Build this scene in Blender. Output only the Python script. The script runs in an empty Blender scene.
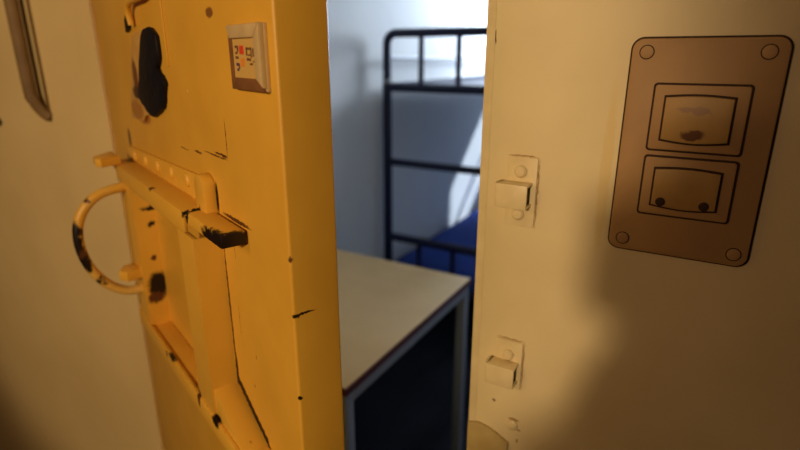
import bpy, bmesh, math, random
from mathutils import Vector, Matrix, Euler
random.seed(7)
S = bpy.context.scene
COL = S.collection
R = math.radians

# ------------------------------------------------------------------ camera
cam_d = bpy.data.cameras.new('camera')
cam_d.sensor_width = 36.0
cam_d.lens = 36.0 * 533.0 / 800.0
cam_d.clip_start = 0.02
cam_d.dof.use_dof = True
cam_d.dof.focus_distance = 0.62
cam_d.dof.aperture_fstop = 2.8
cam = bpy.data.objects.new('camera', cam_d)
COL.objects.link(cam)
cam.location = (0, 0, 1.5)
cam.rotation_euler = (R(90 - 17.7), 0, R(30))
S.camera = cam

# ------------------------------------------------------------------ world, sun, lamps, exposure
S.view_settings.view_transform = 'Standard'
S.view_settings.look = 'None'
S.view_settings.exposure = 0.0
S.view_settings.gamma = 1.0
S.view_settings.use_curve_mapping = False

w = bpy.data.worlds.new('daylight')
S.world = w
w.use_nodes = True
wn = w.node_tree
bg = wn.nodes['Background']
bg.inputs['Color'].default_value = (0.55, 0.72, 1.0, 1)
bg.inputs['Strength'].default_value = 1.2

def light(name, kind, loc, target, energy, color, **kw):
    d = bpy.data.lights.new(name, kind)
    d.energy = energy
    d.color = color
    for k, v in kw.items():
        setattr(d, k, v)
    o = bpy.data.objects.new(name, d)
    COL.objects.link(o)
    o.location = loc
    dirv = Vector(target) - Vector(loc)
    o.rotation_euler = dirv.to_track_quat('-Z', 'Y').to_euler()
    return o

# low sun through the window in the far wall of the cell
light('sun', 'SUN', (0, 8, 5), (-1, 7, 5 - 0.88), 5.5, (0.74, 0.86, 1.0), angle=R(2.5))
# daylight of the sky in that window
light('window_daylight', 'AREA', (-0.95, 4.70, 2.0), (-1.3, 3.0, 1.9), 85.0, (0.72, 0.85, 1.0),
      shape='RECTANGLE', size=1.0, size_y=0.7)
# warm corridor spot lamp behind the viewer, and an added fill light that lifts the corridor shade
light('corridor_lamp', 'SPOT', (0.10, -1.70, 1.95), (-0.94, 0.69, 1.26), 126.0, (1.0, 0.72, 0.41),
      spot_size=R(45), spot_blend=0.42, shadow_soft_size=0.075)
light('corridor_fill', 'AREA', (-1.15, -1.5, 2.2), (-0.4, 0.6, 1.1), 8.5, (1.0, 0.63, 0.38),
      shape='DISK', size=0.6)
# unseen light added under the cell ceiling to brighten table and walls
light('cell_fill', 'AREA', (-0.45, 1.55, 2.52), (-0.5, 1.55, 0), 3.0, (1.0, 0.93, 0.84),
      shape='RECTANGLE', size=0.9, size_y=0.25)

# ------------------------------------------------------------------ helpers
def tag(o, label=None, cat=None, group=None, kind=None):
    if label: o['label'] = label
    if cat: o['category'] = cat
    if group: o['group'] = group
    if kind: o['kind'] = kind
    return o

def empty(name, loc=(0, 0, 0), rz=0.0):
    o = bpy.data.objects.new(name, None)
    o.empty_display_size = 0.05
    COL.objects.link(o)
    o.location = loc
    o.rotation_euler = (0, 0, rz)
    return o

def obj(name, bm, mats, parent=None, smooth=True):
    me = bpy.data.meshes.new(name)
    bmesh.ops.recalc_face_normals(bm, faces=bm.faces[:])
    bm.to_mesh(me)
    bm.free()
    if not isinstance(mats, (list, tuple)):
        mats = [mats]
    for m in mats:
        me.materials.append(m)
    o = bpy.data.objects.new(name, me)
    COL.objects.link(o)
    if smooth:
        for p in me.polygons:
            p.use_smooth = True
        try:
            me.set_sharp_from_angle(angle=R(35))
        except Exception:
            pass
    if parent is not None:
        o.parent = parent
    return o

def merge(bm, src, mat=None, mi=0):
    if mat is not None:
        bmesh.ops.transform(src, matrix=mat, verts=src.verts[:])
    for f in src.faces:
        f.material_index = mi
    me = bpy.data.meshes.new('tmp')
    src.to_mesh(me)
    src.free()
    bm.from_mesh(me)
    bpy.data.meshes.remove(me)

def box(bm, lo, hi, bev=0.0, seg=2, mi=0, mat=None):
    t = bmesh.new()
    bmesh.ops.create_cube(t, size=1.0)
    lo, hi = Vector(lo), Vector(hi)
    for v in t.verts:
        v.co = Vector([(lo[i] + hi[i]) / 2 + v.co[i] * (hi[i] - lo[i]) for i in range(3)])
    if bev > 0:
        bmesh.ops.bevel(t, geom=t.edges[:], offset=bev, segments=seg, profile=0.5, affect='EDGES')
    merge(bm, t, mat, mi)

def prism(bm, pts, axis, a, b, bev=0.0, seg=2, mi=0, mat=None):
    """extrude a 2-D outline along axis ('x','y','z') from a to b"""
    t = bmesh.new()
    def mk(p, h):
        if axis == 'y': return (p[0], h, p[1])
        if axis == 'z': return (p[0], p[1], h)
        return (h, p[0], p[1])
    va = [t.verts.new(mk(p, a)) for p in pts]
    vb = [t.verts.new(mk(p, b)) for p in pts]
    n = len(pts)
    t.faces.new(va)
    t.faces.new(vb[::-1])
    for i in range(n):
        t.faces.new((va[i], va[(i + 1) % n], vb[(i + 1) % n], vb[i]))
    bmesh.ops.recalc_face_normals(t, faces=t.faces[:])
    if bev > 0:
        es = [e for e in t.edges if (e.verts[0] in va) == (e.verts[1] in va)]
        bmesh.ops.bevel(t, geom=es, offset=bev, segments=seg, profile=0.5, affect='EDGES')
    merge(bm, t, mat, mi)

def rrect(x0, x1, z0, z1, r, n=6):
    pts = []
    for cx, cz, a0 in ((x1 - r, z1 - r, 0), (x0 + r, z1 - r, 90), (x0 + r, z0 + r, 180), (x1 - r, z0 + r, 270)):
        for i in range(n + 1):
            a = R(a0 + 90 * i / n)
            pts.append((cx + r * math.cos(a), cz + r * math.sin(a)))
    return pts

def lathe(bm, prof, c, axis='y', seg=24, mi=0):
    """prof: (radius, height) pairs, turned around axis at c"""
    t = bmesh.new()
    rings = []
    for r, h in prof:
        ring = []
        for i in range(seg):
            a = 2 * math.pi * i / seg
            x, y = r * math.cos(a), r * math.sin(a)
            if axis == 'y': co = (c[0] + x, c[1] + h, c[2] + y)
            elif axis == 'z': co = (c[0] + x, c[1] + y, c[2] + h)
            else: co = (c[0] + h, c[1] + x, c[2] + y)
            ring.append(t.verts.new(co))
        rings.append(ring)
    for k in range(len(rings) - 1):
        for i in range(seg):
            t.faces.new((rings[k][i], rings[k][(i + 1) % seg], rings[k + 1][(i + 1) % seg], rings[k + 1][i]))
    t.faces.new(rings[0][::-1])
    t.faces.new(rings[-1])
    merge(bm, t, None, mi)

def smooth_path(pts, sub=6):
    P = [Vector(p) for p in pts]
    if len(P) < 3: return P
    out = []
    for i in range(len(P) - 1):
        p0, p1, p2, p3 = P[max(i - 1, 0)], P[i], P[i + 1], P[min(i + 2, len(P) - 1)]
        for k in range(sub):
            t = k / sub
            out.append(0.5 * ((2 * p1) + (-p0 + p2) * t + (2 * p0 - 5 * p1 + 4 * p2 - p3) * t * t + (-p0 + 3 * p1 - 3 * p2 + p3) * t ** 3))
    out.append(P[-1])
    return out

def tube(bm, pts, r, seg=12, mi=0, flat=None, caps=True):
    """sweep a round (or flat=(w,t)) section along pts"""
    t = bmesh.new()
    P = [Vector(p) for p in pts]
    rings = []
    up = None
    for i, p in enumerate(P):
        d = (P[min(i + 1, len(P) - 1)] - P[max(i - 1, 0)]).normalized()
        if up is None:
            up = Vector((0, 0, 1)) if abs(d.z) < 0.9 else Vector((1, 0, 0))
        s = d.cross(up).normalized()
        up = s.cross(d).normalized()
        ring = []
        for k in range(seg):
            a = 2 * math.pi * k / seg
            ca, sa = math.cos(a), math.sin(a)
            if flat:
                e = 0.45
                ca = math.copysign(abs(ca) ** e, ca) * flat[0]
                sa = math.copysign(abs(sa) ** e, sa) * flat[1]
                ring.append(t.verts.new(p + s * ca + up * sa))
            else:
                ring.append(t.verts.new(p + (s * ca + up * sa) * r))
        rings.append(ring)
    for a, b in zip(rings[:-1], rings[1:]):
        for k in range(seg):
            t.faces.new((a[k], a[(k + 1) % seg], b[(k + 1) % seg], b[k]))
    if caps:
        t.faces.new(rings[0][::-1])
        t.faces.new(rings[-1])
    merge(bm, t, None, mi)

# ------------------------------------------------------------------ materials
def paint(name, col, rough=0.5, col2=None, scale=6.0, amount=1.0, bump=0.0, bscale=40.0, metal=0.0, spec=0.4, chips=(), cnoise=160.0, camp=0.006):
    """painted surface; chips = (centre, radii, colour): worn spots and painted shade lines with a ragged outline, fixed to the thing itself"""
    m = bpy.data.materials.new(name)
    m.use_nodes = True
    nt = m.node_tree
    N, L = nt.nodes, nt.links
    b = N['Principled BSDF']
    b.inputs['Roughness'].default_value = rough
    b.inputs['Metallic'].default_value = metal
    b.inputs['Specular IOR Level'].default_value = spec
    tc = N.new('ShaderNodeTexCoord')
    src = None
    if col2 is not None:
        no = N.new('ShaderNodeTexNoise')
        no.inputs['Scale'].default_value = scale
        no.inputs['Detail'].default_value = 5
        L.new(tc.outputs['Object'], no.inputs['Vector'])
        rp = N.new('ShaderNodeValToRGB')
        rp.color_ramp.elements[0].position = 0.35
        rp.color_ramp.elements[1].position = 0.65
        rp.color_ramp.elements[0].color = (*col2, 1)
        rp.color_ramp.elements[1].color = (*col, 1)
        L.new(no.outputs['Fac'], rp.inputs['Fac'])
        src = rp.outputs['Color']
    if chips:
        cn = N.new('ShaderNodeTexNoise')
        cn.inputs['Scale'].default_value = cnoise
        cn.inputs['Detail'].default_value = 3
        L.new(tc.outputs['Object'], cn.inputs['Vector'])
        sb = N.new('ShaderNodeVectorMath'); sb.operation = 'SUBTRACT'
        sb.inputs[1].default_value = (0.5, 0.5, 0.5)
        L.new(cn.outputs['Color'], sb.inputs[0])
        sc = N.new('ShaderNodeVectorMath'); sc.operation = 'SCALE'
        sc.inputs['Scale'].default_value = camp * 4
        L.new(sb.outputs[0], sc.inputs[0])
        ad = N.new('ShaderNodeVectorMath'); ad.operation = 'ADD'
        L.new(tc.outputs['Object'], ad.inputs[0])
        L.new(sc.outputs[0], ad.inputs[1])
        if src is None:
            rgb = N.new('ShaderNodeRGB')
            rgb.outputs[0].default_value = (*col, 1)
            src = rgb.outputs[0]
        for c, r, cc in chips:
            s1 = N.new('ShaderNodeVectorMath'); s1.operation = 'SUBTRACT'
            s1.inputs[1].default_value = c
            L.new(ad.outputs[0], s1.inputs[0])
            s2 = N.new('ShaderNodeVectorMath'); s2.operation = 'DIVIDE'
            s2.inputs[1].default_value = r
            L.new(s1.outputs[0], s2.inputs[0])
            s3 = N.new('ShaderNodeVectorMath'); s3.operation = 'LENGTH'
            L.new(s2.outputs[0], s3.inputs[0])
            mr = N.new('ShaderNodeMapRange')
            mr.inputs['From Min'].default_value = 0.75
            mr.inputs['From Max'].default_value = 1.1
            mr.inputs['To Min'].default_value = 1.0
            mr.inputs['To Max'].default_value = 0.0
            L.new(s3.outputs['Value'], mr.inputs['Value'])
            mx = N.new('ShaderNodeMix'); mx.data_type = 'RGBA'
            L.new(mr.outputs[0], mx.inputs[0])
            L.new(src, mx.inputs[6])
            mx.inputs[7].default_value = (*cc, 1)
            src = mx.outputs[2]
    if src is not None:
        L.new(src, b.inputs['Base Color'])
    else:
        b.inputs['Base Color'].default_value = (*col, 1)
    if bump > 0:
        bn = N.new('ShaderNodeTexNoise')
        bn.inputs['Scale'].default_value = bscale
        bn.inputs['Detail'].default_value = 4
        L.new(tc.outputs['Object'], bn.inputs['Vector'])
        bp = N.new('ShaderNodeBump')
        bp.inputs['Strength'].default_value = bump
        bp.inputs['Distance'].default_value = 0.003
        L.new(bn.outputs['Fac'], bp.inputs['Height'])
        L.new(bp.outputs['Normal'], b.inputs['Normal'])
    return m

RUST_AND_SHADE = (0.012, 0.006, 0.005)  # near black for rust and for shade painted between parts
BROWN = (0.10, 0.035, 0.012)
YEL = (0.73, 0.395, 0.045)
YEL2 = (0.66, 0.35, 0.038)
CREAM = (0.78, 0.64, 0.37)
CREAM2 = (0.70, 0.56, 0.31)

M = {}
M['cream'] = paint('cream_wall_paint', CREAM, 0.45, CREAM2, 5, bump=0.12, bscale=14,
    chips=[((-0.2595, 0.69, 1.527), (0.0009, 0.02, 0.011), BROWN),
           ((-0.2565, 0.69, 1.522), (0.0008, 0.02, 0.010), BROWN),
           ((-0.228, 0.69, 0.985), (0.003, 0.02, 0.003), (0.25, 0.14, 0.05)),
           ((-0.104, 0.69, 1.36), (0.007, 0.02, 0.11), (0.74, 0.57, 0.27)),
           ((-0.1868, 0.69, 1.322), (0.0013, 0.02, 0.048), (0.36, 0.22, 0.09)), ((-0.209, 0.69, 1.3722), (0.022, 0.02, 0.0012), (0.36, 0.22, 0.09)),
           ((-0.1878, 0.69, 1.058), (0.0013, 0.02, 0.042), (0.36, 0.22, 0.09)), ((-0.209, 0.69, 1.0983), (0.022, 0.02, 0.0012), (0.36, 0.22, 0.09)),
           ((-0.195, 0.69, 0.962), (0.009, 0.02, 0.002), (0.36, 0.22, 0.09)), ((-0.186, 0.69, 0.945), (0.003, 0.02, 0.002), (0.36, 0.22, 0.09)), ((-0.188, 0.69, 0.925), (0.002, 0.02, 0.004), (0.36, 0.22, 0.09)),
           ], camp=0.0012)
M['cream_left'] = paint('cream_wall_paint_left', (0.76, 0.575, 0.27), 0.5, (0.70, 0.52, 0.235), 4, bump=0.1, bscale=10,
    chips=[((-1.60, 0.69, 1.335), (0.02, 0.03, 0.012), RUST_AND_SHADE)], camp=0.002)
M['cream_metal'] = paint('cream_painted_steel', CREAM, 0.4, CREAM2, 30, bump=0.1, bscale=60)
M['cream_brown'] = paint('brown_old_paint', (0.50, 0.37, 0.15), 0.5, (0.44, 0.31, 0.12), 30)
M['cell_wall'] = paint('white_cell_wall_paint', (0.72, 0.72, 0.71), 0.7, (0.68, 0.69, 0.69), 3)
M['corridor'] = paint('corridor_plaster', (0.20, 0.15, 0.10), 0.8)
M['ceiling'] = paint('grey_ceiling_paint', (0.20, 0.21, 0.24), 0.8)
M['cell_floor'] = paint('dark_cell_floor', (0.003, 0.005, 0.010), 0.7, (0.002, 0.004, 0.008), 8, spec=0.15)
M['floor'] = paint('corridor_floor_vinyl', (0.16, 0.12, 0.08), 0.5, (0.13, 0.10, 0.07), 4)
M['hollow'] = paint('dark_hollow', (0.015, 0.008, 0.004), 0.8)
M['navy'] = paint('navy_bed_paint', (0.005, 0.008, 0.042), 0.4)
M['collar'] = paint('grey_joint_collar', (0.35, 0.37, 0.42), 0.4)
M['blanket'] = paint('royal_blue_blanket', (0.02, 0.065, 0.36), 0.9, (0.016, 0.05, 0.29), 20, bump=0.3, bscale=30)
M['table_top'] = paint('beige_laminate', (0.66, 0.47, 0.22), 0.55, (0.63, 0.445, 0.205), 12)
M['table_edge'] = paint('dark_red_edge_band', (0.10, 0.018, 0.015), 0.5)
M['table_steel'] = paint('grey_steel_tube', (0.26, 0.27, 0.31), 0.45)
M['window_steel'] = paint('window_bar_paint', (0.3, 0.3, 0.32), 0.5)

# ------------------------------------------------------------------ the setting
def struct(name, bm, m, label, cat, smooth=False):
    return tag(obj(name, bm, m, smooth=smooth), label, cat, kind='structure')

HX, HY = -1.122, 0.695         # hinge line of the door
b = bmesh.new(); box(b, (-0.267, 0.69, 0), (2.4, 0.81, 2.6))
struct('wall_right', b, M['cream'], 'cream painted corridor wall right of the doorway, with switch plate', 'wall')
b = bmesh.new(); box(b, (-3.6, 0.69, 0), (-1.1225, 0.81, 2.6))
struct('wall_left', b, M['cream_left'], 'cream corridor wall left of the open yellow door', 'wall')
b = bmesh.new(); box(b, (-1.1225, 0.69, 2.1), (-0.267, 0.81, 2.6))
struct('wall_above_doorway', b, M['cream'], 'cream wall over the cell doorway', 'wall')
b = bmesh.new(); box(b, (-3.6, -1.9, 0), (2.4, -1.8, 2.6))
struct('wall_front', b, M['corridor'], 'tan corridor wall facing the cell doorway', 'wall')
b = bmesh.new(); box(b, (-3.7, -1.9, 0), (-3.6, 0.81, 2.6))
struct('wall_corridor_left', b, M['corridor'], 'tan end wall of the corridor, beyond the cream wall', 'wall')
b = bmesh.new(); box(b, (2.4, -1.9, 0), (2.5, 4.8, 2.6))
struct('wall_corridor_right', b, M['corridor'], 'tan end wall of the corridor on the switch side', 'wall')
b = bmesh.new(); box(b, (-3.7, -1.9, -0.1), (2.5, 0.75, 0))
struct('floor', b, M['floor'], 'dark brown corridor floor', 'floor')
b = bmesh.new(); box(b, (-3.7, -1.9, 2.6), (2.5, 4.8, 2.7))
struct('ceiling', b, M['ceiling'], 'grey ceiling over corridor and cell', 'ceiling')
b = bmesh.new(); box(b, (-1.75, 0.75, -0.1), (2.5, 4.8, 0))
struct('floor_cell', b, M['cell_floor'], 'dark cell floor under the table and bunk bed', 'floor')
b = bmesh.new(); box(b, (-1.75, 0.81, 0), (-1.65, 4.8, 2.6))
struct('wall_cell_left', b, M['cell_wall'], 'white cell wall behind the bunk bed and table', 'wall')
b = bmesh.new()                                                # far wall with the window opening
WX0, WX1, WZ0, WZ1 = -1.5, -0.42, 0.75, 2.42
box(b, (-1.65, 4.6, 0), (WX0, 4.8, 2.6)); box(b, (WX1, 4.6, 0), (0.6, 4.8, 2.6))
box(b, (WX0, 4.6, 0), (WX1, 4.8, WZ0)); box(b, (WX0, 4.6, WZ1), (WX1, 4.8, 2.6))
struct('wall_cell_back', b, M['cell_wall'], 'white far wall of the cell with the window', 'wall')
M['cell_bounce'] = paint('blue_grey_bounce_tint', (0.28, 0.34, 0.44), 0.8)  # unseen wall coloured to darken and cool the light it bounces
b = bmesh.new(); box(b, (0.6, 0.81, 0), (0.7, 4.8, 2.6))
struct('wall_cell_right', b, M['cell_bounce'], 'unseen cell wall tinted blue grey for bounced light across from the bunk bed', 'wall')
b = bmesh.new()
box(b, (-0.2690, 0.6893, 0), (-0.2570, 0.80, 2.1), 0.0005)
struct('trim_1', b, M['cream_metal'], 'thin cream steel edge strip of the doorway beside the keepers', 'door frame')

# ------------------------------------------------------------------ cell window frame (far wall)
b = bmesh.new()
for x0, x1, z0, z1 in ((WX0, WX0 + .03, WZ0, WZ1), (WX1 - .03, WX1, WZ0, WZ1), (WX0 + .03, WX1 - .03, WZ0, WZ0 + .03), (WX0 + .03, WX1 - .03, WZ1 - .03, WZ1)):
    box(b, (x0, 4.74, z0), (x1, 4.78, z1), 0.004)
tag(obj('window_1', b, M['window_steel']), 'grey steel window frame in the far cell wall', 'window', kind='structure')

# ------------------------------------------------------------------ the yellow cell door (local frame: x along the leaf from hinge, -y outward, z up)
DOOR = empty('door_1', (HX, HY, 0), R(-22))
tag(DOOR, 'open yellow painted steel cell door with a worn bolt and pull handle', 'door', kind='structure')
CH = [  # worn spots along the lock edge, pencil outline of a lost label, small dents, shade lines painted where guard and bolt meet the leaf
    ((0.8300, 0.0, 1.235), (0.003, 0.008, 0.003), RUST_AND_SHADE), ((0.8300, 0.0, 1.133), (0.003, 0.005, 0.003), RUST_AND_SHADE),
    ((0.830, 0.012, 1.236), (0.004, 0.016, 0.0012), RUST_AND_SHADE), ((0.8300, 0.0, 1.30), (0.003, 0.004, 0.004), BROWN),
    ((0.832, 0.058, 1.435), (0.003, 0.003, 0.02), BROWN), ((0.832, 0.058, 1.18), (0.003, 0.003, 0.01), RUST_AND_SHADE),
    ((0.683, 0.0, 1.405), (0.0012, 0.02, 0.026), (0.16, 0.06, 0.015)),
    ((0.640, 0.0, 1.381), (0.042, 0.02, 0.0012), (0.16, 0.06, 0.015)),
    ((0.655, 0.0, 1.385), (0.016, 0.02, 0.0014), (0.12, 0.04, 0.012)),
    ((0.575, 0.0, 1.376), (0.016, 0.02, 0.0018), (0.16, 0.06, 0.015)),
    ((0.515, 0.0, 1.373), (0.020, 0.02, 0.0010), (0.2, 0.08, 0.02)),
    ((0.672, 0.0, 1.384), (0.009, 0.02, 0.0022), (0.10, 0.035, 0.012)),
    ((0.675, 0.0, 1.27), (0.0008, 0.02, 0.02), (0.33, 0.16, 0.03)),
    ((0.668, 0.0, 1.165), (0.0008, 0.02, 0.03), (0.36, 0.18, 0.035)),
    ((0.70, 0.0, 1.08), (0.002, 0.02, 0.003), (0.33, 0.16, 0.03)),
    ((0.715, 0.0, 1.13), (0.0016, 0.02, 0.003), (0.33, 0.16, 0.03)),
    ((0.67, 0.0, 1.545), (0.012, 0.02, 0.006), (0.22, 0.09, 0.02)),
    ((0.56, 0.0, 1.455), (0.002, 0.02, 0.002), (0.9, 0.62, 0.24)),
    ((0.30, 0.0, 1.398), (0.05, 0.02, 0.012), (0.40, 0.15, 0.03)),
    ((0.165, 0.0, 1.347), (0.012, 0.02, 0.020), BROWN),
    ((0.6365, 0.0, 1.16), (0.0032, 0.02, 0.12), (0.05, 0.016, 0.008)), ((0.638, 0.0, 1.075), (0.005, 0.02, 0.03), RUST_AND_SHADE),
    ((0.725, 0.0, 1.000), (0.012, 0.02, 0.008), RUST_AND_SHADE), ((0.632, 0.0, 1.325), (0.0045, 0.02, 0.022), RUST_AND_SHADE),  # last spot: shadow beside the end tab, painted on the leaf
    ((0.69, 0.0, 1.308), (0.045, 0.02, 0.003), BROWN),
]
CH += [((0.638 + i * 0.0095, 0.0, 1.058 - i * 0.0054), (0.0085, 0.02, 0.0075), RUST_AND_SHADE) for i in range(10)]  # dark run painted as shade along the gusset contact
M['leaf'] = paint('yellow_door_paint', YEL, 0.42, YEL2, 9, bump=0.14, bscale=16, chips=CH, camp=0.0012, cnoise=220)
b = bmesh.new(); box(b, (0, 0, 0.012), (0.83, 0.058, 2.08), 0.0035, 3)
obj('door_leaf', b, M['leaf'], DOOR)
b = bmesh.new()
for z in (0.35, 1.05, 1.78):
    lathe(b, [(0.009, -0.05), (0.009, 0.05)], (-0.002, 0.030, z), 'z', 16)
obj('hinge', b, M['cream_metal'], DOOR)

# --- guard frame welded round the bolt
M['guard'] = paint('yellow_guard_paint', (0.75, 0.415, 0.05), 0.4, YEL, 25, bump=0.12, bscale=40, camp=0.003, cnoise=120, chips=[
    ((0.30, 0.0, 1.235), (0.03, 0.03, 0.006), RUST_AND_SHADE), ((0.29, -0.010, 1.205), (0.012, 0.008, 0.006), RUST_AND_SHADE),
    ((0.285, -0.006, 1.262), (0.006, 0.012, 0.004), RUST_AND_SHADE),
    ((0.287, -0.012, 1.085), (0.010, 0.020, 0.028), RUST_AND_SHADE), ((0.287, -0.014, 1.14), (0.006, 0.006, 0.006), BROWN),
    ((0.285, -0.020, 1.06), (0.010, 0.016, 0.012), BROWN),
    ((0.43, -0.040, 1.012), (0.020, 0.010, 0.012), RUST_AND_SHADE), ((0.40, -0.040, 1.0), (0.006, 0.010, 0.006), BROWN),
    ((0.57, -0.040, 1.005), (0.007, 0.010, 0.018), BROWN), ((0.64, -0.040, 1.006), (0.014, 0.012, 0.010), RUST_AND_SHADE),
    ((0.72, -0.020, 1.02), (0.008, 0.008, 0.01), BROWN),
    ((0.45, -0.038, 1.307), (0.008, 0.006, 0.005), BROWN), ((0.215, -0.03, 1.035), (0.006, 0.02, 0.012), RUST_AND_SHADE),
    ((0.19, -0.010, 1.306), (0.02, 0.012, 0.008), BROWN), ((0.606, -0.02, 1.304), (0.0022, 0.03, 0.008), RUST_AND_SHADE),  # last spot paints in the dark gap at the shelf end
])
GUARD = obj('bolt_guard', (lambda bb: (
    # channel that covers the sliding bolt: top shelf and front lip
    box(bb, (0.165, -0.038, 1.300), (0.606, 0.0, 1.308), 0.002),
    box(bb, (0.205, -0.040, 1.278), (0.606, -0.034, 1.3075), 0.002),
    # lower shelf with its lip
    prism(bb, [(0.215, 0.0), (0.755, 0.0), (0.74, -0.036), (0.205, -0.036)], 'z', 0.985, 1.004, 0.003),
    box(bb, (0.205, -0.040, 0.978), (0.735, -0.033, 1.008), 0.0025),
    bb)[-1])(bmesh.new()), M['guard'], DOOR)
def child(name, m, *fns, parent=DOOR):
    bb = bmesh.new()
    for f in fns: f(bb)
    return obj(name, bb, m, parent)
child('guard_bar', M['guard'], lambda q: prism(q, [(0.566, -0.037), (0.633, -0.037), (0.633, 0.0), (0.627, 0.0), (0.627, -0.030), (0.566, -0.030)], 'z', 1.000, 1.275, 0.0015), parent=GUARD)
child('guard_bar', M['guard'], lambda q: prism(q, [(0.212, -0.037), (0.286, -0.037), (0.286, 0.0), (0.279, 0.0), (0.279, -0.030), (0.212, -0.030)], 'z', 0.992, 1.275, 0.0015), parent=GUARD)
# gusset where the right bar meets the lower shelf
child('gusset', M['guard'], lambda q: prism(q, [(0.630, 1.052), (0.633, 1.052), (0.735, 1.0), (0.735, 0.997), (0.630, 0.997)], 'y', -0.034, 0.0, 0.001), parent=GUARD)
# upright flange against the leaf, with its row of screw bumps and a rounded end tab
child('mounting_flange', M['guard'], lambda q: prism(q, [(0.16, 1.304), (0.600, 1.304), (0.600, 1.346), (0.16, 1.332)], 'y', -0.005, 0.0, 0.0015), parent=GUARD)
for i in range(5):
    u = 0.215 + i * 0.078
    child('screw', M['guard'], lambda q: lathe(q, [(0.0105, 0.0), (0.0105, -0.002), (0.0085, -0.0045), (0.004, -0.0055)], (u, -0.004, 1.320 + i * 0.0025), 'y', 18), parent=GUARD)
tabpts = [(0.592, 1.304), (0.630, 1.304), (0.630, 1.338)] + [(0.611 + 0.019 * math.cos(R(a)), 1.338 + 0.016 * math.sin(R(a))) for a in range(20, 180, 20)] + [(0.592, 1.338)]
child('end_tab', M['guard'], lambda q: prism(q, tabpts, 'y', -0.016, 0.0, 0.002), parent=GUARD)

# --- sliding bolt with its two finger tabs
M['bolt'] = paint('yellow_bolt_paint_worn_black', (0.75, 0.415, 0.05), 0.4, YEL, 25, camp=0.004, cnoise=130, chips=[
    ((0.727, -0.020, 1.295), (0.008, 0.032, 0.016), RUST_AND_SHADE), ((0.690, -0.036, 1.293), (0.030, 0.007, 0.014), RUST_AND_SHADE),
    ((0.715, -0.034, 1.295), (0.022, 0.009, 0.018), RUST_AND_SHADE),
    ((0.608, -0.02, 1.300), (0.004, 0.03, 0.02), RUST_AND_SHADE), ((0.178, -0.030, 1.285), (0.012, 0.02, 0.02), RUST_AND_SHADE)])  # first band paints in the dark gap where the bolt leaves the shelf
BOLT = child('sliding_bolt', M['bolt'], lambda q: box(q, (0.150, -0.034, 1.288), (0.727, -0.003, 1.306), 0.003))
child('bolt_tab', M['bolt'], lambda q: prism(q, [(0.150, -0.033), (0.225, -0.033), (0.235, -0.066), (0.225, -0.074), (0.195, -0.072)], 'z', 1.308, 1.324, 0.003), parent=BOLT)
child('bolt_tab', M['bolt'], lambda q: prism(q, [(0.230, -0.036), (0.275, -0.036), (0.280, -0.062), (0.262, -0.072), (0.235, -0.060)], 'z', 1.100, 1.120, 0.004), parent=BOLT)

# --- pull handle
M['pull'] = paint('yellow_pull_paint_worn_black', (0.70, 0.45, 0.11), 0.4, YEL, 25, camp=0.006, cnoise=70, chips=[
    ((0.25, -0.128, 1.182), (0.020, 0.0105, 0.046), RUST_AND_SHADE), ((0.25, -0.119, 1.145), (0.02, 0.012, 0.022), RUST_AND_SHADE),
    ((0.25, -0.101, 1.107), (0.012, 0.010, 0.010), RUST_AND_SHADE), ((0.25, -0.098, 1.256), (0.010, 0.010, 0.006), BROWN),
    ((0.25, -0.120, 1.165), (0.012, 0.008, 0.014), BROWN), ((0.25, -0.118, 1.20), (0.012, 0.006, 0.010), BROWN)])
pp = [(0.25, -0.034, 1.070), (0.25, -0.060, 1.073), (0.25, -0.082, 1.086), (0.25, -0.100, 1.106), (0.25, -0.116, 1.137), (0.25, -0.124, 1.175),
      (0.25, -0.121, 1.214), (0.25, -0.104, 1.246), (0.25, -0.076, 1.266), (0.25, -0.034, 1.273)]
child('pull_handle', M['pull'], lambda q: tube(q, smooth_path(pp, 6), 0.0085, 14))

# --- inspection slot: flat black plate standing in for the dark opening, in a worn frame
SLOT = child('inspection_slot', paint('yellow_slot_frame_worn', (0.55, 0.30, 0.07), 0.45, (0.62, 0.36, 0.09), 40, camp=0.003, chips=[
        ((0.285, -0.004, 1.41), (0.045, 0.02, 0.018), (0.40, 0.17, 0.03)), ((0.305, -0.004, 1.465), (0.018, 0.02, 0.03), (0.16, 0.05, 0.015)), ((0.30, -0.004, 1.44), (0.03, 0.02, 0.012), (0.06, 0.02, 0.01))]),
    lambda q: prism(q, [(0.318, 1.530), (0.385, 1.538), (0.385, 1.41), (0.335, 1.404), (0.315, 1.392), (0.235, 1.392), (0.245, 1.423), (0.290, 1.492)], 'y', -0.005, 0.0, 0.002))
hole = [(0.430, 1.541), (0.397, 1.537), (0.373, 1.514), (0.351, 1.489), (0.335, 1.461), (0.312, 1.436), (0.332, 1.425), (0.357, 1.412), (0.391, 1.409), (0.43, 1.418),
        (0.452, 1.426), (0.466, 1.444), (0.476, 1.461), (0.466, 1.471), (0.451, 1.481), (0.460, 1.496), (0.463, 1.515), (0.455, 1.530)]
hs = [(p.x + random.uniform(-.003, .003), p.y + random.uniform(-.003, .003)) for p in smooth_path([(x, z, 0) for x, z in hole] + [(hole[0][0], hole[0][1], 0)], 2)[:-1]]
child('dark_opening', paint('black_opening', (0.006, 0.005, 0.008), 0.6, (0.003, 0.003, 0.009), 60, bump=0.8, bscale=70, spec=0.25),
      lambda q: prism(q, hs, 'y', -0.0075, -0.001, 0.002, 2), parent=SLOT)
child('rust_spot', paint('black_rust', RUST_AND_SHADE, 0.6), lambda q: prism(q, [(0.285, 1.535), (0.305, 1.54), (0.312, 1.553), (0.300, 1.563), (0.286, 1.555)], 'y', -0.006, 0.0, 0.002), parent=SLOT)
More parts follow.
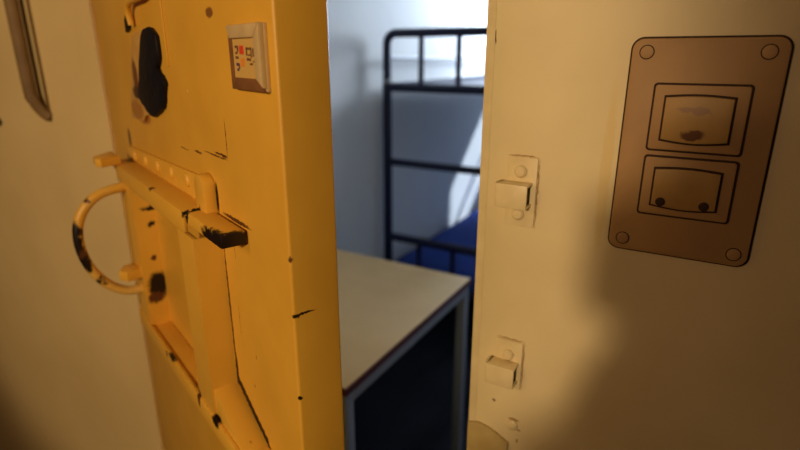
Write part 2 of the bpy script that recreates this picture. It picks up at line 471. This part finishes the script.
child('hanger_loop', M['guard'], lambda q: tube(q, smooth_path([(0.335, -0.006, 1.545), (0.338, -0.009, 1.565), (0.360, -0.010, 1.577), (0.43, -0.010, 1.580), (0.455, -0.010, 1.589), (0.458, -0.008, 1.62)], 5), 0.005, 10), parent=SLOT)
child('guide_rail', M['guard'], lambda q: box(q, (0.488, -0.0025, 1.485), (0.493, 0.0, 1.64), 0.001), parent=SLOT)

# --- name card holder
M['holder'] = paint('tan_card_holder', (0.62, 0.45, 0.22), 0.5, (0.54, 0.38, 0.17), 40)
M['holder_dark'] = paint('dark_brown_edge', (0.16, 0.065, 0.02), 0.5, (0.22, 0.09, 0.03), 60)  # left and lower rims coloured darker than the rest
M['card'] = paint('cream_card', (0.58, 0.36, 0.10), 0.9, spec=0.1)
M['ink'] = paint('brown_ink', (0.16, 0.07, 0.03), 0.6)
M['red'] = paint('red_ink', (0.65, 0.05, 0.02), 0.6)
M['orange'] = paint('orange_ink', (0.75, 0.24, 0.03), 0.6)
M['violet'] = paint('violet_ink', (0.10, 0.04, 0.12), 0.6)
u0, u1, z0, z1 = 0.737, 0.816, 1.466, 1.5285
HOLD = child('card_holder', M['holder'],
    lambda q: box(q, (u0, -0.004, z0), (u1, 0.0, z1), 0.001),
    lambda q: prism(q, [(u0, z1), (u1, z1), (u1 - 0.014, z1 - 0.013), (u0 + 0.006, z1 - 0.013)], 'y', -0.0095, -0.003, 0.002),
    lambda q: prism(q, [(u1, z1), (u1, z0 + 0.004), (u1 - 0.014, z0 + 0.012), (u1 - 0.014, z1 - 0.013)], 'y', -0.0095, -0.003, 0.002))
child('dark_rim', M['holder_dark'],
    lambda q: prism(q, [(u0, z1 - 0.004), (u0 + 0.008, z1 - 0.013), (u0 + 0.008, z0 + 0.012), (u0, z0)], 'y', -0.0075, -0.003, 0.001),
    lambda q: prism(q, [(u0, z0), (u0 + 0.008, z0 + 0.012), (u1 - 0.014, z0 + 0.012), (u1, z0)], 'y', -0.0075, -0.003, 0.001), parent=HOLD)
child('card', M['card'], lambda q: box(q, (u0 + 0.007, -0.006, z0 + 0.011), (u1 - 0.013, -0.0035, z1 - 0.012)), parent=HOLD)
def dab(u, z, w_, h_, mi):
    # laid out on a 65 mm wide card face, fitted to the card
    u = u0 + 0.012 + (u - 0.728) * 0.80; z = z0 + 0.016 + (z - 1.481) * 0.85
    w_ *= 0.78; h_ *= 0.8
    def f(q):
        t = random.uniform(-0.0006, 0.0006)
        prism(q, [(u, z), (u + w_, z + t), (u + w_ + t, z + h_), (u - t, z + h_ - t)], 'y', -0.0065, -0.0058, mi=mi)
    return f
marks = [dab(0.730, 1.510, 0.010, 0.003, 0), dab(0.737, 1.505, 0.003, 0.006, 0), dab(0.731, 1.503, 0.006, 0.003, 0), dab(0.730, 1.498, 0.010, 0.0026, 0),
         dab(0.744, 1.503, 0.013, 0.010, 1), dab(0.746, 1.489, 0.011, 0.010, 2),
         dab(0.731, 1.490, 0.008, 0.003, 3), dab(0.733, 1.484, 0.006, 0.003, 3), dab(0.738, 1.487, 0.004, 0.006, 0),
         dab(0.764, 1.508, 0.014, 0.0022, 0), dab(0.764, 1.502, 0.004, 0.007, 0), dab(0.770, 1.501, 0.008, 0.0022, 0), dab(0.765, 1.496, 0.013, 0.0025, 0),
         dab(0.778, 1.499, 0.003, 0.012, 0), dab(0.784, 1.507, 0.010, 0.0025, 0), dab(0.784, 1.500, 0.003, 0.008, 0), dab(0.790, 1.497, 0.003, 0.012, 0),
         dab(0.784, 1.494, 0.008, 0.0022, 0), dab(0.774, 1.491, 0.008, 0.0025, 0)]
child('card_print', [M['ink'], M['red'], M['orange'], M['violet']], *marks, parent=HOLD)

# ------------------------------------------------------------------ bolt keepers on the right jamb
def keeper(name, zc, label, low=False):
    t = empty(name, (-0.209, 0.69, zc))
    tag(t, label, 'latch keeper', 'bolt keepers beside the doorway')
    if not low:
        child('keeper_plate', M['cream_metal'], lambda q: prism(q, rrect(-0.021, 0.021, -0.047, 0.049, 0.002, 3), 'y', -0.0030, 0.0, 0.0008), parent=t)
        zs = ((0.030, 1), (-0.029, 1))
    else:
        child('keeper_plate', M['cream_metal'], lambda q: prism(q, rrect(-0.021, 0.020, -0.030, 0.049, 0.002, 3), 'y', -0.0030, 0.0, 0.0008), parent=t)
        zs = ((0.026, 1),)
    for dz, _ in zs:
        child('screw', M['cream_metal'], lambda q: lathe(q, [(0.0085, -0.003), (0.0085, -0.006), (0.006, -0.0085), (0.003, -0.009)], (-0.001, 0, dz), 'y', 20), parent=t)
    # catch: a short hollow sleeve folded out of the plate, open at its right end
    def sleeve(q):
        d = 0.027
        z_a, z_b = -0.017, 0.016
        box(q, (-0.027, -d, z_a), (0.016, -d + 0.004, z_b), 0.0015)           # front
        box(q, (-0.027, -d + 0.001, z_b - 0.004), (0.016, -0.002, z_b), 0.0012)   # top
        box(q, (-0.027, -d + 0.001, z_a), (0.016, -0.002, z_a + 0.004), 0.0012)   # bottom
        prism(q, [(-0.027, -0.002), (-0.030, -0.008), (-0.031, -d * 0.6), (-0.028, -d + 0.003), (-0.024, -d + 0.001), (-0.022, -0.002)], 'z', z_a, z_b, 0.001)
    s = child('catch', M['cream_metal'], sleeve, parent=t)
    child('catch_hollow', M['hollow'], lambda q: box(q, (-0.018, -0.0225, -0.0125), (0.0135, -0.0035, 0.0115)), parent=s)
    return t
keeper('latch_keeper', 1.322, 'cream painted latch keeper with two screws, upper one on the right jamb')
keeper('latch_keeper', 1.048, 'cream painted latch keeper under the first, lower one on the right jamb', True)
# lump and screw head under the lower keeper, painted over
b = bmesh.new()
lathe(b, [(0.009, 0.0), (0.009, -0.003), (0.006, -0.005), (0.003, -0.0055)], (-0.197, 0.69, 0.952), 'y', 20)
tag(obj('screw_head', b, M['cream_metal']), 'cream painted screw head below the lower latch keeper', 'screw')
b = bmesh.new()
lp = [(-0.2685, 0.86), (-0.2685, 0.933), (-0.250, 0.938), (-0.235, 0.935), (-0.222, 0.930), (-0.208, 0.922), (-0.200, 0.918), (-0.203, 0.86)]
prism(b, lp, 'y', 0.684, 0.69, 0.002)
tag(obj('strike_plate', b, M['cream_brown']), 'brownish worn plate at the foot of the right jamb view', 'plate')

# ------------------------------------------------------------------ switch plate
SP = empty('switch_plate', (-0.0155, 0.69, 1.393))
tag(SP, 'grey brown metal switch plate with two covered switches on cream wall', 'switch plate')
M['plate'] = paint('brown_grey_plate_metal', (0.45, 0.265, 0.105), 0.55, (0.38, 0.215, 0.09), 10, metal=0.0, spec=0.4, camp=0.006, cnoise=40,
    chips=[])
M['flap'] = paint('tan_switch_flap', (0.47, 0.28, 0.085), 0.5, (0.40, 0.23, 0.07), 18, spec=0.5, camp=0.004, cnoise=60, chips=[
    ((-0.002, -0.01, 0.022), (0.012, 0.03, 0.006), (0.13, 0.05, 0.02)), ((-0.002, -0.01, 0.048), (0.018, 0.03, 0.003), (0.32, 0.18, 0.09))])
M['gap_dark'] = paint('dark_gap_colour', (0.040, 0.018, 0.011), 0.8)  # dark strips stand in for shaded gaps round plate, switches and flaps
child('plate_shadow_gap', M['gap_dark'], lambda q: prism(q, rrect(-0.0765, 0.0765, -0.1265, 0.1265, 0.0135, 6), 'y', -0.002, 0.0, 0.0005), parent=SP)
FP = child('face_plate', M['plate'], lambda q: prism(q, rrect(-0.0745, 0.0745, -0.1245, 0.1245, 0.012, 6), 'y', -0.0055, -0.001, 0.0015), parent=SP)
for sx, sz in ((-0.059, 0.110), (0.0565, 0.110), (-0.0585, -0.1105), (0.0605, -0.1105)):
    child('screw', M['plate'], lambda q: lathe(q, [(0.0068, -0.0050), (0.0068, -0.0062), (0.0058, -0.0066), (0.002, -0.0066)], (sx, 0, sz), 'y', 20), parent=FP)
    child('screw_ring', M['gap_dark'], lambda q: lathe(q, [(0.0080, -0.0050), (0.0080, -0.0058), (0.006, -0.0058)], (sx, 0, sz), 'y', 20), parent=FP)
for k, (za, zb) in enumerate(((0.002, 0.076), (-0.075, -0.0055))):
    x0, x1 = -0.0455, 0.0485
    GK = child('switch_gap', M['gap_dark'], lambda q: prism(q, rrect(x0 - .0014, x1 + .0014, za - .0014, zb + .0014, 0.004, 4), 'y', -0.0064, -0.0050, 0.0003), parent=SP)
    BZ = child('switch_bezel', M['plate'], lambda q: prism(q, rrect(x0 + .0008, x1 - .0008, za + .0008, zb - .0008, 0.003, 4), 'y', -0.0085, -0.0060, 0.0012), parent=SP)
    fx0, fx1, fz0, fz1 = -0.0325, 0.0345, za + 0.013, zb - 0.014
    def outline(g):
        pts = [(fx0 - g, fz0 - g)]
        for i in range(1, 9):
            t = i / 9
            pts.append((fx0 - g + (fx1 - fx0 + 2 * g) * t, fz0 - g - 0.0032 * math.sin(math.pi * t)))
        pts += [(fx1 + g, fz0 - g), (fx1 + g, fz1 + g)]
        for i in range(1, 9):
            t = i / 9
            pts.append((fx1 + g - (fx1 - fx0 + 2 * g) * t, fz1 + g + 0.0022 * math.sin(math.pi * t)))
        pts.append((fx0 - g, fz1 + g))
        return pts
    child('flap_gap', M['gap_dark'], lambda q: prism(q, outline(0.0019), 'y', -0.0093, -0.0082, 0.0003), parent=BZ)
    child('switch_flap', M['flap'], lambda q: prism(q, outline(-0.0003), 'y', -0.0125, -0.0088, 0.0015), parent=BZ)
    if k == 1:
        for sx in (-0.0225, 0.0225):
            child('flap_rivet', M['gap_dark'], lambda q: lathe(q, [(0.0052, -0.0120), (0.0052, -0.0132), (0.003, -0.0136)], (sx, 0, fz0 + 0.0045), 'y', 18), parent=BZ)

# ------------------------------------------------------------------ pull handle on the left wall
M['old_handle'] = paint('dull_brown_yellow_paint', (0.20, 0.12, 0.04), 0.6, (0.15, 0.085, 0.026), 20)
WH = empty('wall_handle', (-1.345, 0.69, 1.36))
tag(WH, 'long dull brown bar handle on the far left cream wall', 'handle')
child('grip', M['old_handle'], lambda q: tube(q, smooth_path([(0.0, -0.001, 0.0), (-0.008, -0.010, 0.012), (-0.016, -0.022, 0.04), (-0.020, -0.026, 0.09), (-0.020, -0.026, 0.46), (-0.016, -0.022, 0.51), (-0.008, -0.010, 0.538), (0.0, -0.001, 0.55)], 5), 0.0075, 12, flat=(0.009, 0.012)), parent=WH)
child('back_strip', M['old_handle'], lambda q: box(q, (-0.003, -0.004, -0.008), (0.005, 0.0, 0.56), 0.0015), parent=WH)

# ------------------------------------------------------------------ table in the cell
TB = empty('table', (-1.12, 1.25, 0))
tag(TB, 'beige topped table on grey steel legs inside the cell', 'table')
tx, ty = 0.468, 0.3775          # half sizes
child('tabletop', M['table_top'], lambda q: box(q, (-tx, -ty, 0.735), (tx, ty, 0.75), 0.002), parent=TB)
child('edge_band', M['table_edge'], lambda q: (box(q, (tx - .002, -ty - .002, 0.727), (tx + .0025, ty + .002, 0.7475), 0.001),
      box(q, (-tx, -ty - .0025, 0.727), (tx - .002, -ty + .002, 0.7475), 0.001), box(q, (-tx, ty - .002, 0.727), (tx - .002, ty + .0025, 0.7475), 0.001),
      box(q, (-tx + .004, -ty + .004, 0.727), (tx - .004, ty - .004, 0.7345))), parent=TB)
child('frame', M['table_steel'], lambda q: (box(q, (tx - .035, -ty + .034, 0.69), (tx - .004, ty - .034, 0.727), 0.003),
      box(q, (-tx + .004, -ty + .034, 0.69), (-tx + .035, ty - .034, 0.727), 0.003),
      box(q, (-tx + .034, -ty + .004, 0.69), (tx - .034, -ty + .035, 0.727), 0.003),
      box(q, (-tx + .034, ty - .035, 0.69), (tx - .034, ty - .004, 0.727), 0.003)), parent=TB)
for sx in (-1, 1):
    for sy in (-1, 1):
        cx, cy = sx * (tx - .0195), sy * (ty - .0195)
        lg = child('leg', M['table_steel'], lambda q: box(q, (cx - .0165, cy - .0165, 0.012), (cx + .0165, cy + .0165, 0.727), 0.003), parent=TB)
        child('rubber_foot', M['hollow'], lambda q: box(q, (cx - .018, cy - .018, 0.0), (cx + .018, cy + .018, 0.014), 0.002), parent=lg)

# ------------------------------------------------------------------ bunk bed
BK = empty('bunk_bed', (-1.583, 2.6, 0))
tag(BK, 'navy blue steel bunk bed with ladder rails against white cell wall', 'bunk bed')
BW, BL = 0.86, 1.93
def endframe(y, name):
    arc = [(0, y, 1.345), (0, y, 1.545)] + [(0.055 * (1 - math.cos(R(a))), y, 1.555 + 0.055 * math.sin(R(a))) for a in range(15, 91, 15)]
    arc2 = [(BW - x, yy, z) for x, yy, z in arc][::-1]
    EF = child(name, M['navy'], lambda q: tube(q, arc + arc2, 0.023, 14), parent=BK)
    for x in (0, BW):
        child('post', M['navy'], lambda q: tube(q, [(x, y, 0), (x, y, 1.35)], 0.026, 14), parent=EF)
    for z in (0.46, 0.915, 1.33):
        child('rung', M['navy'], lambda q: tube(q, [(0.0, y, z), (BW, y, z)], 0.024 if z != 0.915 else 0.021, 14), parent=EF)
    for k in (1, 2, 3):
        x = BW * k / 4 - 0.004
        child('guard_bar', M['navy'], lambda q: tube(q, [(x, y, 1.33), (x, y, 1.61)], 0.015, 12), parent=EF)
        child('guard_bar', M['navy'], lambda q: tube(q, [(x, y, 0.19), (x, y, 0.46)], 0.015, 12), parent=EF)
    child('rung', M['navy'], lambda q: tube(q, [(0.0, y, 0.19), (BW, y, 0.19)], 0.018, 14), parent=EF)
    for x in (0, BW):
        child('joint_collar', M['collar'], lambda q: lathe(q, [(0.027, 1.352), (0.029, 1.356), (0.029, 1.368), (0.027, 1.372)], (x, y, 0), 'z', 18), parent=EF)
endframe(0.0, 'end_frame')
endframe(BL, 'end_frame')
for z in (0.19, 1.33):
    DK = child('bed_deck', M['navy'], lambda q: (box(q, (-0.014, 0.0, z - .02), (0.014, BL, z + .02), 0.003), box(q, (BW - 0.014, 0.0, z - .02), (BW + 0.014, BL, z + .02), 0.003),
        box(q, (0.014, 0.03, z - 0.012), (BW - 0.014, BL - 0.03, z), 0.002)), parent=BK)

child('wall_shadow_line', M['collar'], lambda q: tube(q, [(-0.012, 0.0, 1.485), (-0.012, BL, 1.465)], 0.011, 12), parent=BK)  # thin grey bar added to stand in for a shadow line on the wall

def soft_slab(name, m, lo, hi, bev, puff, label, cat):
    t = bmesh.new()
    box(t, lo, hi, bev, 5)
    for v in t.verts:
        fx = (v.co.x - lo[0]) / (hi[0] - lo[0]); fy = (v.co.y - lo[1]) / (hi[1] - lo[1])
        if v.co.z > (lo[2] + hi[2]) / 2:
            v.co.z += puff * math.sin(math.pi * fx) * 0.6 + 0.006 * math.sin(fy * 17 + fx * 9)
    return tag(obj(name, t, m), label, cat)
soft_slab('mattress', M['blanket'], (-1.566, 2.625, 0.191), (-0.742, 4.50, 0.30), 0.035, 0.02, 'mattress under a royal blue blanket low in the bunk bed', 'mattress')

# ------------------------------------------------------------------ the photographer behind the lens, whose shadow lies on the right wall
FV, RV = Vector((-0.5, 0.866, 0)), Vector((0.866, 0.5, 0))
def P(r, f, z):
    return RV * r + FV * f + Vector((0, 0, z))
def skin(name, nodes, links, root, m, parent, levels=1):
    """grow one continuous body from joints: nodes = name: (point, radius)"""
    me = bpy.data.meshes.new(name)
    ids = {k: i for i, k in enumerate(nodes)}
    me.from_pydata([tuple(v[0]) for v in nodes.values()], [(ids[a], ids[b_]) for a, b_ in links], [])
    o = bpy.data.objects.new(name, me)
    COL.objects.link(o)
    o.parent = parent
    o.modifiers.new('skin', 'SKIN')
    if not me.skin_vertices:
        me.attributes.new('skin', 'FLOAT', 'POINT')
    for k, i in ids.items():
        sv = me.skin_vertices[0].data[i]
        r = nodes[k][1]
        sv.radius = r if isinstance(r, tuple) else (r, r)
        sv.use_root = (k == root)
    ss = o.modifiers.new('sub', 'SUBSURF')
    ss.levels = levels; ss.render_levels = levels
    me.materials.append(m)
    o.modifiers['skin'].use_smooth_shade = True
    return o
M['skin'] = paint('skin', (0.55, 0.33, 0.22), 0.55)
M['jacket'] = paint('dark_jacket_cloth', (0.05, 0.05, 0.06), 0.9)
M['trousers'] = paint('grey_trouser_cloth', (0.08, 0.08, 0.09), 0.9)
M['hair'] = paint('dark_hair', (0.02, 0.014, 0.01), 0.6, bump=0.6, bscale=120)
M['black'] = paint('black_camera_body', (0.012, 0.012, 0.012), 0.45)
PE = empty('person', P(-0.03, -0.36, 0))
tag(PE, 'person in dark jacket raising a camera, visible only as shadow on the cream wall', 'person')
PE_INV = -Vector(PE.location)
def Q(r, f, z): return P(r, f, z) + PE_INV
J = {
 'pelvis': (Q(-.03, -.37, .90), (.15, .105)), 'waist': (Q(-.03, -.37, 1.04), (.135, .095)), 'chest': (Q(-.03, -.35, 1.22), (.155, .11)),
 'collar': (Q(-.03, -.31, 1.345), (.09, .07)), 'neck': (Q(-.03, -.265, 1.405), .055), 'skull': (Q(-.032, -.225, 1.475), (.07, .08)), 'crown': (Q(-.032, -.215, 1.555), (.072, .085)), 'top': (Q(-.032, -.22, 1.60), (.045, .05)),
 'chin': (Q(-.032, -.165, 1.425), .03), 'nose': (Q(-.032, -.135, 1.475), .013),
 'sl': (Q(-.19, -.30, 1.325), .058), 'el': (Q(-.095, -.105, 1.195), .040), 'wl': (Q(-.012, -.045, 1.395), .026), 'pl': (Q(-.005, -.038, 1.44), (.036, .016)),
 'sr': (Q(.13, -.30, 1.325), .058), 'er': (Q(.20, -.13, 1.17), .042), 'wr': (Q(.112, -.085, 1.42), .027), 'pr': (Q(.098, -.068, 1.462), (.018, .036)),
 'hl': (Q(-.12, -.37, .85), .088), 'kl': (Q(-.13, -.34, .48), .058), 'al': (Q(-.135, -.38, .09), .04), 'tl': (Q(-.15, -.22, .04), .036),
 'hr': (Q(.06, -.37, .85), .088), 'kr': (Q(.07, -.34, .48), .058), 'ar': (Q(.075, -.38, .09), .04), 'tr': (Q(.09, -.22, .04), .036),
}
LK = [('pelvis', 'waist'), ('waist', 'chest'), ('chest', 'collar'), ('collar', 'neck'), ('neck', 'skull'), ('skull', 'crown'), ('crown', 'top'), ('skull', 'chin'), ('skull', 'nose'),
      ('collar', 'sl'), ('sl', 'el'), ('el', 'wl'), ('wl', 'pl'), ('collar', 'sr'), ('sr', 'er'), ('er', 'wr'), ('wr', 'pr'),
      ('pelvis', 'hl'), ('hl', 'kl'), ('kl', 'al'), ('al', 'tl'), ('pelvis', 'hr'), ('hr', 'kr'), ('kr', 'ar'), ('ar', 'tr')]
BJ, BLK = dict(J), list(LK)
def finger(base, pts, tag_, rr=.0085):
    prev = base
    for i, p in enumerate(pts):
        k = tag_ + str(i)
        BJ[k] = (Q(*p), rr - .0008 * i)
        BLK.append((prev, k)); prev = k
for i, f in enumerate((-.022, -.040, -.058, -.076)):      # left hand cups the lens from below
    ln = (1.0, 1.1, 1.0, .85)[i]
    finger('pl', [(.018, f, 1.446), (.018 + .028 * ln, f, 1.462), (.018 + .033 * ln, f, 1.462 + .03 * ln)], 'fl%d' % i)
finger('pl', [(-.032, -.045, 1.447), (-.053, -.042, 1.470), (-.051, -.038, 1.500)], 'thumb_l', .0105)
for i, z in enumerate((1.524, 1.503, 1.482, 1.462)):      # right hand closes on the grip
    finger('pr', [(.098, -.046, z), (.082, -.034, z), (.060, -.036, z)], 'fr%d' % i)
finger('pr', [(.088, -.108, 1.47), (.066, -.112, 1.49), (.046, -.112, 1.50)], 'thumb_r', .0105)
skin('body', BJ, BLK, 'pelvis', M['skin'], PE, 2)
def grow(keys, extra=.009, more={}):
    d = {}
    base = extra
    for k in keys:
        p, r = J[k]
        extra = more.get(k, base)
        d[k] = (p, tuple(x + extra for x in r) if isinstance(r, tuple) else r + extra)
    return d, [l for l in LK if l[0] in keys and l[1] in keys]
ks = ['pelvis', 'waist', 'chest', 'collar', 'sl', 'el', 'wl', 'sr', 'er', 'wr']
d, l = grow(ks, .012, dict(pelvis=.05, waist=.045, chest=.045, collar=.035, sl=.03, sr=.03))
skin('jacket', d, l, 'pelvis', M['jacket'], PE, 2)
ks = ['waist', 'pelvis', 'hl', 'kl', 'al', 'hr', 'kr', 'ar']
d, l = grow(ks, .022, dict(pelvis=.03, waist=.012))
skin('trousers', d, l, 'pelvis', M['trousers'], PE, 2)
for a, t in (('al', 'tl'), ('ar', 'tr')):
    d, l = grow([a, t], .024)
    skin('shoe', d, l, a, M['black'], PE, 2)
hb = bmesh.new()
bmesh.ops.create_uvsphere(hb, u_segments=24, v_segments=16, radius=1.0)
c = Q(-.032, -.235, 1.545)
for v in hb.verts:
    v.co = Vector((v.co.x * .092, v.co.y * .105, v.co.z * .095)) + c
hb2 = [v for v in hb.verts if (v.co - c).dot(FV) > 0.05 and v.co.z < c.z + .05 or v.co.z < c.z - .075]
bmesh.ops.delete(hb, geom=hb2, context='VERTS')
obj('hair', hb, M['hair'], PE)
for r in (-.062, -.002):
    eb = bmesh.new(); bmesh.ops.create_uvsphere(eb, u_segments=12, v_segments=8, radius=.010)
    for v in eb.verts: v.co += Q(r, -.158, 1.50)
    obj('eye', eb, M['collar'], PE)
# the camera held up to the eye
CM = empty('photo_camera', (0, 0, 1.44), R(30))
tag(CM, 'black camera held up to the eye by the person casting the wall shadow', 'camera')
child('camera_body', M['black'], lambda q: (box(q, (-.092, -.105, -.012), (.072, -.062, .098), .008), box(q, (-.026, -.118, .090), (.026, -.058, .118), .008), box(q, (.046, -.070, .018), (.074, -.046, .090), .008)), parent=CM)
child('lens', M['black'], lambda q: lathe(q, [(.036, -.063), (.036, -.040), (.032, -.038), (.032, -.030), (.034, -.028), (.034, -.016), (.028, -.015), (.024, -.024)], (0, 0, .060), 'y', 32), parent=CM)
